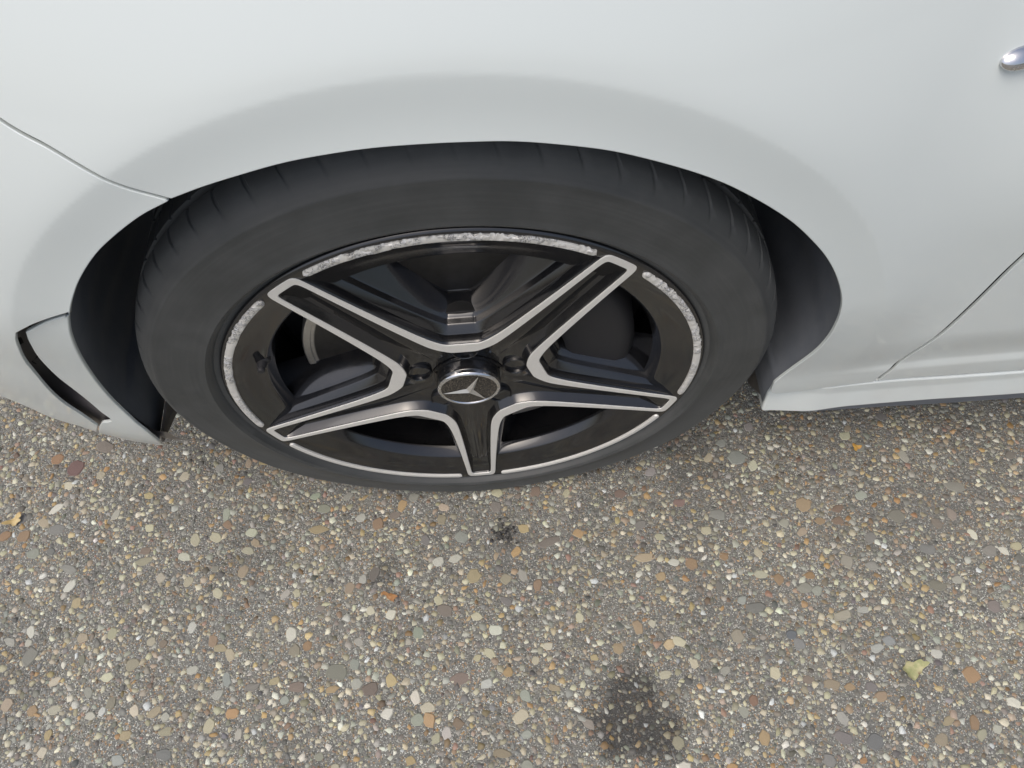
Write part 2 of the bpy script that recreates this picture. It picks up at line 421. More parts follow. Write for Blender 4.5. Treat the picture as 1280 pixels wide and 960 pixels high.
rubber = Mat('tyre_rubber', (0.05, 0.052, 0.055), 0.62, spec=0.55)
n1 = rubber.noise(16, 6, 0.65); n2_ = rubber.noise(260, 3)
sx_ = rubber.n('ShaderNodeSeparateXYZ'); rubber.link(rubber.tc, sx_.inputs[0])
rad_ = rubber.math('SQRT', rubber.math('ADD', rubber.math('MULTIPLY', sx_.outputs[0], sx_.outputs[0]), rubber.math('MULTIPLY', sx_.outputs[2], sx_.outputs[2])), 0)
ang_ = rubber.math('ARCTAN2', sx_.outputs[2], sx_.outputs[0]); cb = rubber.n('ShaderNodeCombineXYZ')
rubber.link(rubber.math('MULTIPLY', rad_, 260), cb.inputs[0]); rubber.link(rubber.math('MULTIPLY', ang_, 2.2), cb.inputs[1])
ring_n = rubber.noise(1.0, 5, 0.65, vec=cb.outputs[0])        # scuffs run round the sidewall
dust = rubber.math('ADD', rubber.math('MULTIPLY', rubber.rng(n1, 0.42, 0.72), 0.7), rubber.rng(ring_n, 0.45, 0.75, 0, 0.35))
c = rubber.mix(dust, (0.047, 0.051, 0.051), (0.083, 0.086, 0.085))
rubber.base(rubber.mix(rubber.math('MULTIPLY', rubber.rng(sx_.outputs[1], -0.002, 0.012), rubber.rng(rubber.noise(30, 5), 0.25, 0.6, 0.6, 1.0)), c, (0.120, 0.126, 0.125)))   # road dust on the tread, made paler to lift shade below the arch lip
rubber.rough(rubber.rng(n1, 0.3, 0.7, 0.50, 0.72)); rubber.bump(n2_, 0.18, 0.0005)

gloss = Mat('gloss_black', (0.009, 0.0095, 0.011), 0.13, spec=0.95)
d1 = gloss.noise(22, 6, 0.7, 0.6); d2 = gloss.noise(520, 2)
dd = gloss.math('MULTIPLY', gloss.rng(d1, 0.40, 0.75), gloss.rng(d2, 0.35, 0.6))
gloss.base(gloss.mix(gloss.math('MULTIPLY', dd, 0.18), (0.009, 0.0095, 0.011), (0.085, 0.076, 0.064)))
gloss.rough(gloss.rng(d1, 0.35, 0.75, 0.05, 0.18))

def machined(name, rash):
    mm = Mat(name, (0.60, 0.585, 0.555), 0.45, metal=0.35, spec=0.5)
    fine = mm.noise(900, 3, 0.7); med = mm.noise(60, 5)
    c = mm.mix(mm.rng(fine, 0.3, 0.7), (0.76, 0.755, 0.715), (0.83, 0.825, 0.785))
    c = mm.mix(mm.rng(med, 0.55, 0.75, 0, 0.15), c, (0.40, 0.37, 0.33))
    if rash:
        sx = mm.n('ShaderNodeSeparateXYZ'); mm.link(mm.tc, sx.inputs[0])
        upm = mm.rng(sx.outputs[2], -0.10, 0.06)              # the upper half of the rim took the kerb
        a = mm.noise(170, 6, 0.7, 1.0); b_ = mm.noise(40, 3); hf = mm.noise(620, 3)
        k = mm.math('MULTIPLY', mm.rng(b_, 0.46, 0.54), upm)
        ln = mm.math('ABSOLUTE', mm.math('SUBTRACT', a, 0.52), 0)
        dark = mm.math('MULTIPLY', mm.math('MULTIPLY', mm.rng(ln, 0.034, 0.012), mm.rng(hf, 0.36, 0.46)), k)   # torn outlines of the gouges
        deep = mm.math('MULTIPLY', mm.rng(a, 0.60, 0.66), k)
        pale = mm.math('MULTIPLY', mm.rng(a, 0.535, 0.56), k)
        c = mm.mix(mm.math('MULTIPLY', pale, 0.8), c, (0.82, 0.83, 0.84)); c = mm.mix(mm.math('MULTIPLY', deep, 0.35), c, (0.35, 0.35, 0.36))
        c = mm.mix(mm.math('MULTIPLY', dark, 0.92), c, (0.12, 0.12, 0.125))
        mm.bump(mm.math('MULTIPLY', a, k), 0.8, 0.004)
        mm.rough(mm.rng(k, 0, 1, 0.42, 0.62))
    mm.base(c); return mm
face_m = machined('machined_aluminium', False); edge_m = machined('kerbed_aluminium', True)
chrome = Mat('chrome', (0.72, 0.72, 0.73), 0.10, metal=1.0)
chrome.rough(chrome.rng(chrome.noise(180, 3), 0.45, 0.75, 0.06, 0.35))
satin = Mat('satin_silver', (0.62, 0.61, 0.58), 0.32, metal=0.7)
disc_m = Mat('brake_steel', (0.30, 0.29, 0.28), 0.38, metal=0.9)
dv = disc_m.n('ShaderNodeVectorMath', operation='LENGTH'); disc_m.link(disc_m.tc, dv.inputs[0])
disc_m.base(disc_m.mix(disc_m.rng(dv.outputs['Value'], 0.1675, 0.1690), disc_m.mix(disc_m.noise(70, 5), (0.05, 0.05, 0.052), (0.10, 0.10, 0.10)), disc_m.mix(disc_m.noise(90, 4), (0.45, 0.44, 0.42), (0.70, 0.69, 0.66))))
dark_m = Mat('dark_cast_metal', (0.022, 0.022, 0.024), 0.6)
black_disc = Mat('emblem_black', (0.02, 0.019, 0.018), 0.25)
bd = black_disc.noise(700, 2); black_disc.base(black_disc.mix(black_disc.rng(bd, 0.52, 0.62), (0.022, 0.02, 0.018), (0.11, 0.095, 0.075)))

# ------------------------------------------------------------------ road
SB = 0.98                                                     # photographed tone -> surface colour
def stain_at(x, y):
    """oil and tar stains soaked into the road"""
    x = np.asarray(x, float); y = np.asarray(y, float); s = np.zeros(np.broadcast(x, y).shape)
    for cx, cy, rr, k in ((0.164, -0.304, 0.057, 0.95), (0.128, -0.270, 0.018, 0.5), (0.212, -0.288, 0.016, 0.5), (-0.146, -0.100, 0.022, 0.55), (0.02, -0.06, 0.020, 0.5), (-0.33, -0.05, 0.05, 0.25), (0.30, 0.02, 0.04, 0.3), (-0.62, -0.18, 0.05, 0.25)):
        d = np.hypot(x - cx, y - cy) / rr
        d = d * (1 + 0.22 * np.sin(3 * np.arctan2(y - cy, x - cx) + cx * 40) + 0.20 * np.sin(x * 310 + 2 * np.sin(y * 190)) * np.sin(y * 270 + 2 * np.sin(x * 150)) + 0.07 * np.sin(x * 120 + y * 70))
        s = np.maximum(s, k * np.clip(2.6 * (1.10 - d), 0, 1))
    return np.clip(s, 0, 1)
TINT = np.array([0.945, 1.0, 0.975])
road = Mat('asphalt', lin(120, 118, 116), 0.85)
vec = road.n('ShaderNodeNewGeometry').outputs['Position']
v1 = road.voro(520, 'Color', vec=vec); v2 = road.voro(900, 'Color', vec=vec); nb_ = road.noise(5, 4, vec=vec); nf = road.noise(1500, 3, vec=vec)
bw = road.n('ShaderNodeSeparateColor'); road.link(v1, bw.inputs[0]); bw2 = road.n('ShaderNodeSeparateColor'); road.link(v2, bw2.inputs[0])
A0 = tuple(SB * k * t for t, k in zip(TINT, lin(98, 96, 94))); A1 = tuple(SB * k * t for t, k in zip(TINT, lin(136, 132, 126)))
c = road.mix(bw.outputs[0], A0, A1)
c = road.mix(road.rng(bw2.outputs[1], 0.86, 0.92), c, tuple(SB * k * t for t, k in zip(TINT, lin(205, 202, 196))))     # pale grit
c = road.mix(road.rng(bw.outputs[1], 0.90, 0.95), c, tuple(SB * k * t for t, k in zip(TINT, lin(165, 135, 105))))
nb2 = road.noise(14, 5, vec=vec)
c = road.mix(road.rng(nb2, 0.50, 0.70, 0, 0.30), c, tuple(SB * k * t for t, k in zip(TINT, lin(150, 145, 136))))
c = road.mix(road.rng(nb_, 0.40, 0.65, 0, 0.35), c, tuple(SB * k * t for t, k in zip(TINT, lin(92, 90, 90))))
att = road.n('ShaderNodeAttribute', attribute_name='stain')
c = road.mix(road.math('MULTIPLY', att.outputs['Fac'], 0.8), c, (0.022, 0.021, 0.021))
road.base(c)
hsum = road.math('ADD', road.voro(520, vec=vec), road.math('MULTIPLY', road.voro(230, vec=vec), 1.4)); hsum = road.math('ADD', hsum, road.math('MULTIPLY', nf, 0.5))
road.bump(hsum, 0.7, 0.0010)

# the ground sheet: fine near the wheel, coarse out to the horizon
def ax(lo, hi, st):
    a = np.arange(lo, hi + 1e-6, st)
    out = hi + 0.3 * (1.55 ** np.arange(1, 16)); out2 = lo - 0.3 * (1.55 ** np.arange(1, 16))
    return np.r_[out2[::-1], a, out]
gx = ax(-1.0, 1.0, 0.0125); gy = ax(-0.7, 0.6, 0.0125)
X, Y = np.meshgrid(gx, gy)
near = (np.abs(X) < 0.99) & (Y > -0.69) & (Y < 0.59)
Z = np.where(near, 0.0011 * np.sin(X * 31 + 1.3 * np.sin(Y * 23)) * np.sin(Y * 37 + np.sin(X * 17)), 0) - 0.0006
nx_, ny_ = len(gx), len(gy)
gv = np.stack([X.ravel(), Y.ravel(), Z.ravel()], 1)
gf = [(j * nx_ + i, j * nx_ + i + 1, (j + 1) * nx_ + i + 1, (j + 1) * nx_ + i) for j in range(ny_ - 1) for i in range(nx_ - 1)]
me = bpy.data.meshes.new('road'); me.from_pydata(gv.tolist(), [], gf); me.update()
me.polygons.foreach_set('use_smooth', [True] * len(me.polygons))
a = me.attributes.new('stain', 'FLOAT', 'POINT'); a.data.foreach_set('value', stain_at(gv[:, 0], gv[:, 1]).astype(np.float32))
road_o = add_obj('road', me, road); road_o['kind'] = 'structure'; road_o['label'] = 'worn grey asphalt road surface full of small exposed stones'
def ground_z(x, y): return 0.0011 * np.sin(x * 31 + 1.3 * np.sin(y * 23)) * np.sin(y * 37 + np.sin(x * 17)) - 0.0006

# stone palette (photographed tones)
PAL = 1.05 * np.array([(200, 192, 170), (190, 181, 156), (180, 170, 146), (168, 158, 136), (184, 162, 122), (176, 142, 100), (152, 149, 140), (162, 158, 149), (212, 207, 194),
                (148, 125, 102), (134, 123, 113), (126, 123, 118), (116, 113, 110), (168, 150, 130), (156, 156, 142), (174, 170, 160), (158, 128, 112), (140, 134, 120)], float)
PW = np.array([10, 11, 10, 8, 6, 3, 8, 8, 6, 5, 6, 6, 5, 6, 4, 7, 2, 5], float); PW /= PW.sum()
def clump(x, y): return 0.5 + 0.25 * math.sin(x * 19 + 2 * math.sin(y * 13)) + 0.25 * math.sin(y * 27 - x * 11 + 1.5 * math.sin(x * 23))
stone_m = Mat('stone', (0.3, 0.3, 0.3), 0.72)
oi = stone_m.n('ShaderNodeObjectInfo'); sn = stone_m.noise(330, 4); sn2 = stone_m.noise(90, 3)
cc = stone_m.mix(stone_m.rng(sn, 0.3, 0.75, 0, 0.45), oi.outputs['Color'], (0.10, 0.095, 0.09))
cc = stone_m.mix(stone_m.rng(sn2, 0.5, 0.8, 0, 0.4), cc, (0.36, 0.35, 0.33)); stone_m.base(cc)
stone_m.bump(sn, 0.4, 0.0008); stone_m.rough(stone_m.rng(sn2, 0.3, 0.7, 0.55, 0.85))
chip_m = Mat('stone_chip', (0.3, 0.3, 0.3), 0.72)
ca = chip_m.n('ShaderNodeAttribute', attribute_name='tone'); cn = chip_m.noise(600, 3)
chip_m.base(chip_m.mix(chip_m.rng(cn, 0.35, 0.75, 0, 0.4), ca.outputs['Color'], (0.10, 0.096, 0.09))); chip_m.bump(cn, 0.3, 0.0006)
chip_m.rough(chip_m.rng(chip_m.noise(40, 2), 0.3, 0.7, 0.45, 0.8))

# 28 stone shapes shared by the stones that can be told apart
def stone_mesh(seed):
    q = np.random.default_rng(seed); K = int(q.integers(8, 12))
    a = (np.arange(K) + q.uniform(-.38, .38, K)) * 2 * np.pi / K
    rr = 0.5 * (0.80 + 0.36 * q.random(K)); ell = q.uniform(0.85, 1.1)
    v = []; f = []
    tilt = q.uniform(-0.10, 0.10, 2)
    for z, s in ((-0.5, 1.0), (0.25, 1.0), (0.75, 0.86)):
        for k in range(K):
            x, y = rr[k] * math.cos(a[k]) * s, rr[k] * math.sin(a[k]) * s * ell
            v.append((x, y, z + (x * tilt[0] + y * tilt[1]) * 2 * (z > 0) + q.uniform(-.08, .08)))
    v.append((0.06 * q.normal(), 0.06 * q.normal(), 1.0))
    for j in (0, 1):
        for k in range(K):
            k2 = (k + 1) % K; f.append((j * K + k, j * K + k2, (j + 1) * K + k2, (j + 1) * K + k))
    for k in range(K): f.append((2 * K + k, 2 * K + (k + 1) % K, 3 * K))
    return mesh('stone', v, f, True, 32)
SHAPES = [stone_mesh(100 + k) for k in range(28)]
for s in SHAPES: s.materials.append(stone_m.m)
occ = {}                                                      # where stones already lie (4 mm cells)
CELL = 0.002
def blocked(x, y, r):
    n = int(r / CELL) + 1; i0, j0 = int(x / CELL), int(y / CELL)
    return any((i0 + di, j0 + dj) in occ for di in range(-n, n + 1) for dj in range(-n, n + 1) if di * di + dj * dj <= (r / CELL) ** 2)
def stamp(x, y, r):
    n = int(r / CELL) + 1; i0, j0 = int(x / CELL), int(y / CELL)
    for di in range(-n, n + 1):
        for dj in range(-n, n + 1):
            if di * di + dj * dj <= (r / CELL) ** 2: occ[(i0 + di, j0 + dj)] = 1
def put_stone(x, y, wx, wy, rgb, rot, seed):
    o = bpy.data.objects.new('stone', SHAPES[seed % 28]); C.objects.link(o); o.parent = road_o
    h = min(0.0022, 0.0010 + 0.05 * min(wx, wy)) * random.uniform(0.7, 1.2)
    o.location = (x, y, float(ground_z(x, y)) - 0.0003); o.rotation_euler = (0, 0, rot); o.scale = (wx, wy, h)
    s = 1 - 0.35 * float(stain_at(x, y))
    o.color = (*[SB * s * k * t for t, k in zip(TINT, lin(*rgb))], 1); stamp(x, y, 0.46 * min(wx, wy))
for k, (x, y, wx, wy, r_, g_, b_) in enumerate(HEROES):
    mg = (r_ + g_ + b_) / 3
    put_stone(x, y, wx * 1.02, wy * 1.05, tuple(mg + (t - mg) * .70 for t in (r_, g_, b_)), random.uniform(-.35, .35), k * 5 + 1)
n = len(HEROES); tries = 0
while n < 300 and tries < 20000:
    tries += 1; x, y = random.uniform(-0.72, 0.78), random.uniform(-0.40, 0.10)
    s = random.uniform(0.0128, 0.0172)
    if blocked(x, y, s * 0.5): continue
    rgb = PAL[rng.choice(len(PAL), p=PW)] + rng.normal(0, 2, 3) + rng.normal(0, 8)
    put_stone(x, y, s * random.uniform(1, 1.35), s * random.uniform(0.75, 1), tuple(np.clip(rgb, 40, 235)), random.uniform(0, 3.1), n * 3); n += 1

# the thousands of smaller chips: one mesh
def chips():
    Xs = []; Ys = []; Ss = []
    def fill(count, lo, hi, x0, x1, y0, y1, pw=1.6):
        for _ in range(count):
            x = random.uniform(x0, x1); y = random.uniform(y0, y1); s = lo + (hi - lo) * random.random() ** pw
            if random.random() > 0.30 + 0.9 * clump(x, y): continue
            if blocked(x, y, s * 0.40): continue
            stamp(x, y, s * 0.36); Xs.append(x); Ys.append(y); Ss.append(s)
    fill(42000, 0.0080, 0.0132, -0.95, 0.98, -0.62, 0.42, 1.15)
    print(len(Xs))
    for _ in range(900):                                       # larger stones beyond the picture's edges
        x = random.uniform(-0.95, 0.98); y = random.uniform(-0.62, 0.42)
        if -0.42 < y < 0.12 and -0.74 < x < 0.8: continue
        s = random.uniform(0.011, 0.02)
        if not blocked(x, y, s * .45): stamp(x, y, s * .45); Xs.append(x); Ys.append(y); Ss.append(s)
    print(len(Xs)); fill(60000, 0.0042, 0.0074, -0.92, 0.95, -0.58, 0.40)
    print(len(Xs)); fill(80000, 0.0022, 0.0042, -0.80, 0.85, -0.50, 0.24)
    for _ in range(26000):                                     # thinner out of the picture
        x = random.uniform(-1.7, 1.7); y = random.uniform(-1.5, 0.5)
        if -0.9 < x < 0.93 and -0.56 < y < 0.4: continue
        s = 0.005 + 0.012 * random.random() ** 1.6
        if not blocked(x, y, s * .4): stamp(x, y, s * .4); Xs.append(x); Ys.append(y); Ss.append(s)
    x = np.array(Xs); y = np.array(Ys); s = np.array(Ss); n = len(x); K = 6
    ang = rng.uniform(0, 2 * np.pi, n)[:, None] + np.arange(K)[None] * 2 * np.pi / K + rng.uniform(-.42, .42, (n, K))
    rad = 0.5 * s[:, None] * rng.uniform(0.66, 1.2, (n, K)); el = rng.uniform(0.5, 1.0, n)[:, None]; ro = rng.uniform(0, np.pi, n)[:, None]
    lx = rad * np.cos(ang); ly = rad * np.sin(ang) * el
    ox = lx * np.cos(ro) - ly * np.sin(ro); oy = lx * np.sin(ro) + ly * np.cos(ro)
    h = (0.0004 + 0.07 * s) * rng.uniform(0.5, 1.3, n); gz = ground_z(x, y)
    tx = rng.normal(0, 0.12, n)[:, None]; ty = rng.normal(0, 0.12, n)[:, None]
    V = np.zeros((n, 2 * K + 1, 3))
    V[:, :K, 0] = x[:, None] + ox; V[:, :K, 1] = y[:, None] + oy; V[:, :K, 2] = (gz - 0.0012)[:, None]
    V[:, K:2 * K, 0] = x[:, None] + ox * .84; V[:, K:2 * K, 1] = y[:, None] + oy * .84
    V[:, K:2 * K, 2] = (gz + h * .8)[:, None] + ox * tx + oy * ty
    V[:, 2 * K, 0] = x; V[:, 2 * K, 1] = y; V[:, 2 * K, 2] = gz + h
    T = []
    for k in range(K):
        k2 = (k + 1) % K; T += [(k, k2, K + k2), (k, K + k2, K + k), (K + k, K + k2, 2 * K)]
    T = np.array(T); F = (T[None] + (np.arange(n) * (2 * K + 1))[:, None, None]).reshape(-1, 3)
    me = bpy.data.meshes.new('stone_chips')
    me.vertices.add(n * (2 * K + 1)); me.vertices.foreach_set('co', V.ravel())
    me.loops.add(len(F) * 3); me.loops.foreach_set('vertex_index', F.ravel().astype(np.int32))
    me.polygons.add(len(F)); me.polygons.foreach_set('loop_start', np.arange(0, len(F) * 3, 3, dtype=np.int32))
    me.update(calc_edges=True)
    rgb = PAL[rng.choice(len(PAL), n, p=PW)] + rng.normal(0, 10, (n, 1)) + rng.normal(0, 2, (n, 3))
    small = s < 0.0042
    white = rng.random(n) < np.where(small, 0.05, 0.015); rgb[white] = rng.normal(210, 12, (white.sum(), 1))
    dk = rng.random(n) < 0.16; rgb[dk] *= 0.74
    # small chips run greyer
    gm = rgb.mean(1, keepdims=True); rgb = np.where(small[:, None], (gm * .55 + 126 * .30 + (rgb - gm) * .5), rgb)
    rgb = np.clip(rgb, 30, 240) / 255; L = np.where(rgb < .04045, rgb / 12.92, ((rgb + .055) / 1.055) ** 2.4) * SB * TINT
    lowf = 1 + 0.09 * np.sin(x * 14 + 1.7 * np.sin(y * 9 + 1)) * np.sin(y * 17 + 1.2 * np.sin(x * 8)) + 0.05 * np.sin(x * 41 + y * 23) * np.sin(y * 37 - x * 13)
    L *= lowf[:, None]
    L *= (1 - np.where(s > 0.0045, 0.5, 0.75) * stain_at(x, y))[:, None]
    colr = np.ones((n, 2 * K + 1, 4), np.float32); colr[:, :, :3] = L[:, None]
    at = me.color_attributes.new('tone', 'FLOAT_COLOR', 'POINT'); at.data.foreach_set('color', colr.ravel())
    o = add_obj('stone_chips', me, chip_m, road_o); o['kind'] = 'stuff'
    return n
print('chips', chips())

# ------------------------------------------------------------------ the car
car = bpy.data.objects.new('white_car', None); C.objects.link(car)
car['label'] = 'white car parked on the stony asphalt, black and silver five-spoke wheel'; car['category'] = 'car'
AF = spline(ARCH_F); AR = spline(ARCH_R); SM = spline(SEAM + [(-0.285, 0.420), (-0.36, 0.462), (-0.44, 0.49)])
CUT = [(0.4445, -0.0440), (0.4455, -0.031), (0.449, -0.015), (0.4535, 0.006), (0.458, 0.032), (0.4627, 0.056), (0.466, 0.078), (0.4684, 0.1), (0.4702, 0.1255), (0.4718, 0.1537), (0.4743, 0.1777), (0.482, 0.25), (0.490, 0.32), (0.495, 0.40), (0.495, 0.50)]
cut = spline(CUT)
SKT_L = [(0.3345, -0.053), (0.45, -0.0435), (0.62, -0.0485), (1.30, -0.060)]
skt = spline(SKT_L)
ia = int(np.argmin(np.hypot(*(skt - cut[0]).T)))
# fender
low_edge = spline([tuple(AR[-1]), (0.3275, -0.042), (0.3345, -0.0510), (0.345, -0.0515)])
fender_P = loop(AR, low_edge, skt[(skt[:, 0] > 0.346) & (skt[:, 0] < 0.4435)], cut, spline([CUT[-1], (0.2, 0.512), (-0.1, 0.512), (-0.30, 0.505), (-0.44, 0.49)]), SM[::-1])
panel('front_fender', fender_P, body_y, paint, car, grid=0.0034)
door_P = loop(skt[(skt[:, 0] > 0.4455) & (skt[:, 0] < 1.25)], spline([(1.25, -0.060), (1.27, 0.2), (1.26, 0.50)], .02), spline([(1.26, 0.50), (0.495, 0.50)], .02), cut[::-1])
panel('front_door', door_P, body_y, paint, car, gap=0.0034, rad=0.0006, grid=0.007)
# bumper with its slot, and the fin behind the slot
SL = spline(SLOT_L); SR = spline(SLOT_R)
bump_P = loop(AF, spline(STEP), SL, spline([SLOT_L[-1], BUMP_B[0]]), spline(BUMP_B + [(-0.56, -0.030), (-0.62, -0.075), (-0.70, -0.085)], .008), spline([(-0.70, -0.085), (-0.72, 0.25), (-0.70, 0.49)], .01), spline([(-0.70, 0.49), (-0.44, 0.49)], .01), SM[::-1])
panel('front_bumper', bump_P, body_y, paint, car, gap=0.0008, grid=0.0032)
fin_P = loop(spline(FIN_A[:-1] + [(-0.3690, -0.092), (-0.3800, -0.1215)]), spline([(-0.3800, -0.1215), (-0.3835, -0.1265), (-0.3980, -0.1250), (-0.4170, -0.121), (-0.4310, -0.108), (-0.4440, -0.0925)]), spline([(-0.4440, -0.0925), (-0.4215, -0.0560)]), spline([(-0.4215, -0.0560), (-0.4090, -0.0400)] + SLOT_R[::-1]), spline(FIN_T[::-1]))
panel('bumper_fin', fin_P, fin_y, paint, car, gap=0.0006, rad=0.0014, flange=0.002, grid=0.005)
# sill skirt and the black lip below it
skb = spline([SKB[0], SKB[2], SKB[3], SKB[4], SKB[5], (0.9, SKB[5][1] - 0.002), (1.30, SKB[5][1] - 0.004)])
skz = SKB[5][1] - 0.004
skirt_P = loop(skt, spline([(1.30, -0.060), (1.30, skz)]), skb[::-1], spline([SKB[0], (0.3345, -0.053)]))
panel('side_skirt', skirt_P, skirt_y, paint, car, gap=0.0, rad=0.0035, flange=0.022, grid=0.007)
lip_P = loop(spline([(0.40, -0.110), (1.30, -0.110)], .01), spline([(1.30, -0.110), (1.30, -0.165)]), spline([(1.30, -0.165), (0.70, -0.163), (0.50, -0.153), (0.40, -0.148)], .01))
panel('skirt_lip', lip_P, lambda x, z: 0.010 + 0 * x + 0.1 * np.clip(-z - .13, 0, 1), plastic, car, gap=0, rad=0.003, flange=0.05, grid=0.012)

# inner body behind the seams: a closed dark shell that also shades the road
def arch_r(a):                                                # liner radius by angle
    return 0.374
v = []; f = []
xs = np.arange(-0.69, 1.26, 0.03); zs = np.arange(-0.11, 0.50, 0.03)
idx = {}
for i, x in enumerate(xs):
    for j, z in enumerate(zs):
        idx[i, j] = len(v); v.append((x, float(body_y(x, z)) + 0.022, z + H))
for i in range(len(xs) - 1):
    for j in range(len(zs) - 1):
        cx = xs[i] + .015; cz = zs[j] + .015
        if min(math.hypot(xs[i + a], zs[j + b]) for a in (0, 1) for b in (0, 1)) < 0.378 : continue
        if cx < -0.36 and cz < 0.02 - (cx + .36) * 0.3 : continue
        if abs(cx) < .38 and cz < 0: continue
        f.append((idx[i, j], idx[i + 1, j], idx[i + 1, j + 1], idx[i, j + 1]))
me = mesh('body_shell', v, f); bs = add_obj('body_shell', me, shellm, car)
v = []; f = []; q = [(-0.475 + 0.012 * i, -0.13 + 0.013 * j) for i in range(14) for j in range(27)]
v = [(x, float(body_y(x, z)) + 0.010 + 0.012 * sstep(-0.02, 0.06, z), z + H) for x, z in q]
f = [(i * 27 + j, (i + 1) * 27 + j, (i + 1) * 27 + j + 1, i * 27 + j + 1) for i in range(13) for j in range(26) if math.hypot(*q[i * 27 + j]) > 0.364 and math.hypot(*q[(i + 1) * 27 + j]) > 0.364 and q[i * 27 + j][1] > -0.118 - (q[i * 27 + j][0] + .44) * 0.35]
add_obj('slot_duct', mesh('slot_duct', v, f), ductm, car)
# floor pan and engine-bay boxes, added unseen to block light; then the bonnet
def box(x0, x1, y0, y1, z0, z1):
    v = [(x, y, z) for x in (x0, x1) for y in (y0, y1) for z in (z0, z1)]
    return v, [(0, 1, 3, 2), (4, 6, 7, 5), (0, 4, 5, 1), (2, 3, 7, 6), (0, 2, 6, 4), (1, 5, 7, 3)]
fv, ff = [], []
for b in ((-0.40, 1.28, 0.27, 1.50, H - 0.13, H + 0.38), (0.37, 1.28, 0.045, 0.268, H - 0.135, H + 0.30), (-0.62, -0.405, 0.20, 1.50, H - 0.10, H + 0.36)):
    a, q = box(*b); ff += [tuple(k + len(fv) for k in t) for t in q]; fv += a
add_obj('underbody_block', mesh('underbody_block', fv, ff, False), shellm, car)
v = []; f = []; NX, NY = 40, 24
for i in range(NX):
    x = -0.70 + 1.95 * i / (NX - 1)
    for j in range(NY):
        t = j / (NY - 1); y0 = float(body_y(x, 0.508)); y = y0 + (1.50 - y0) * t ** 1.4
        v.append((x, y, H + 0.508 + 0.085 * (1 - math.exp(-(y - y0) * 7)) * (1 - 0.25 * sstep(.2, 1, -(x) / .7))))
for i in range(NX - 1):
    for j in range(NY - 1): f.append((i * NY + j, (i + 1) * NY + j, (i + 1) * NY + j + 1, i * NY + j + 1))
add_obj('bonnet', mesh('bonnet', v, f), paint, car)

# wheel-arch liner: a plastic tub behind the lip
full = np.concatenate([AF[::-1], AR[1:]])
front = spline([tuple(AF[-1]), (-0.3035, 0.190), (-0.326, 0.135), (-0.3455, 0.085), (-0.3600, 0.035), (-0.3665, -0.01), (-0.3700, -0.06), (-0.3790, -0.115)], .006)
full = np.concatenate([front[::-1], full[1:]])
rear = spline([tuple(AR[-1]), (0.326, -0.06), (0.332, -0.088)], .006)
full = np.concatenate([full, rear[1:]])
v = []; f = []; M_ = len(full)
cols = [(0.0, 0.003), (0.008, 0.0035), (0.03, 0.004), (0.07, 0.004), (0.12, 0.0), (0.18, -0.004), (0.24, -0.012), (0.262, -0.03)]
rr = np.hypot(full[:, 0], full[:, 1])
for k, (x, z) in enumerate(full):
    y0 = float(fin_y(x, z)) if x < -0.2 and z < 0.205 else float(body_y(x, z)); ang = math.atan2(z, x)
    for d, o in cols:
        rad = rr[k] + o + 0.012 * sstep(0, .12, d) * (1 if z > -0.02 else 0.4) + 0.0015 * math.sin(ang * 40) * sstep(.03, .1, d)
        v.append((rad * math.cos(ang), y0 + 0.004 + d, rad * math.sin(ang) + H))
nc = len(cols)
for k in range(M_ - 1):
    for j in range(nc - 1): f.append((k * nc + j, (k + 1) * nc + j, (k + 1) * nc + j + 1, k * nc + j + 1))
add_obj('wheel_arch_liner', mesh('wheel_arch_liner', v, f), plastic, car)
v, f = lathe([(0.252, 0.385), (0.255, 0.2), (0.255, 0.001)], 64); v = [(x, y, z + H) for x, y, z in v if True]
add_obj('inner_arch_wall', mesh('inner_arch_wall', v, f), plastic, car)
# dusty flaps at the foot of the liner
def flap(pts, th=0.003):
    n = len(pts); v = [tuple(p) for p in pts] + [(p[0] + th, p[1], p[2] + 0.0005) for p in pts]
    f = [tuple(range(n)), tuple(range(2 * n - 1, n - 1, -1))] + [(k, (k + 1) % n, n + (k + 1) % n, n + k) for k in range(n)]
    return mesh('liner_flap', v, f, False)
add_obj('liner_flap', flap([(-0.371, 0.031, H - 0.095), (-0.392, 0.040, H - 0.140), (-0.3780, 0.078, H - 0.134), (-0.368, 0.085, H - 0.112), (-0.364, 0.070, H - 0.08)]), flapm, car)
add_obj('liner_flap', flap([(0.334, 0.010, H - 0.052), (0.337, 0.010, H - 0.090), (0.345, 0.055, H - 0.140), (0.352, 0.10, H - 0.140), (0.345, 0.10, H - 0.07)]), flapm, car)

# chrome trim on the fender's shoulder
v = []; f = []; NS, NR = 40, 12
xa, xb, hw = 0.3610, 0.485, 0.0066
for i in range(NS):
    t = i / (NS - 1); x = xa + (xb - xa) * (0.5 - 0.5 * math.cos(math.pi * t))
    e = min(1, (x - xa) / 0.014, (xb - x) / 0.014); e = math.sqrt(max(0, 1 - (1 - e) ** 2)); e = max(e, 0.02)
    zc = 0.3520 + (x - xa) * 0.05
    for j in range(NR):
        a = math.pi * j / (NR - 1); z = zc + hw * e * math.cos(a); y = float(body_y(x, z)) + 0.001 - (0.0075 * e + .001) * math.sin(a) ** 0.8
        v.append((x, y, z + H))
for i in range(NS - 1):
    for j in range(NR - 1): f.append((i * NR + j, (i + 1) * NR + j, (i + 1) * NR + j + 1, i * NR + j + 1))
add_obj('fender_trim', mesh('fender_trim', v, f), chrome, car)

# ------------------------------------------------------------------ wheel
wheel = bpy.data.objects.new('wheel', None); C.objects.link(wheel); wheel.parent = car; wheel.location = (0, 0, H)
PHI = R(-0.5)
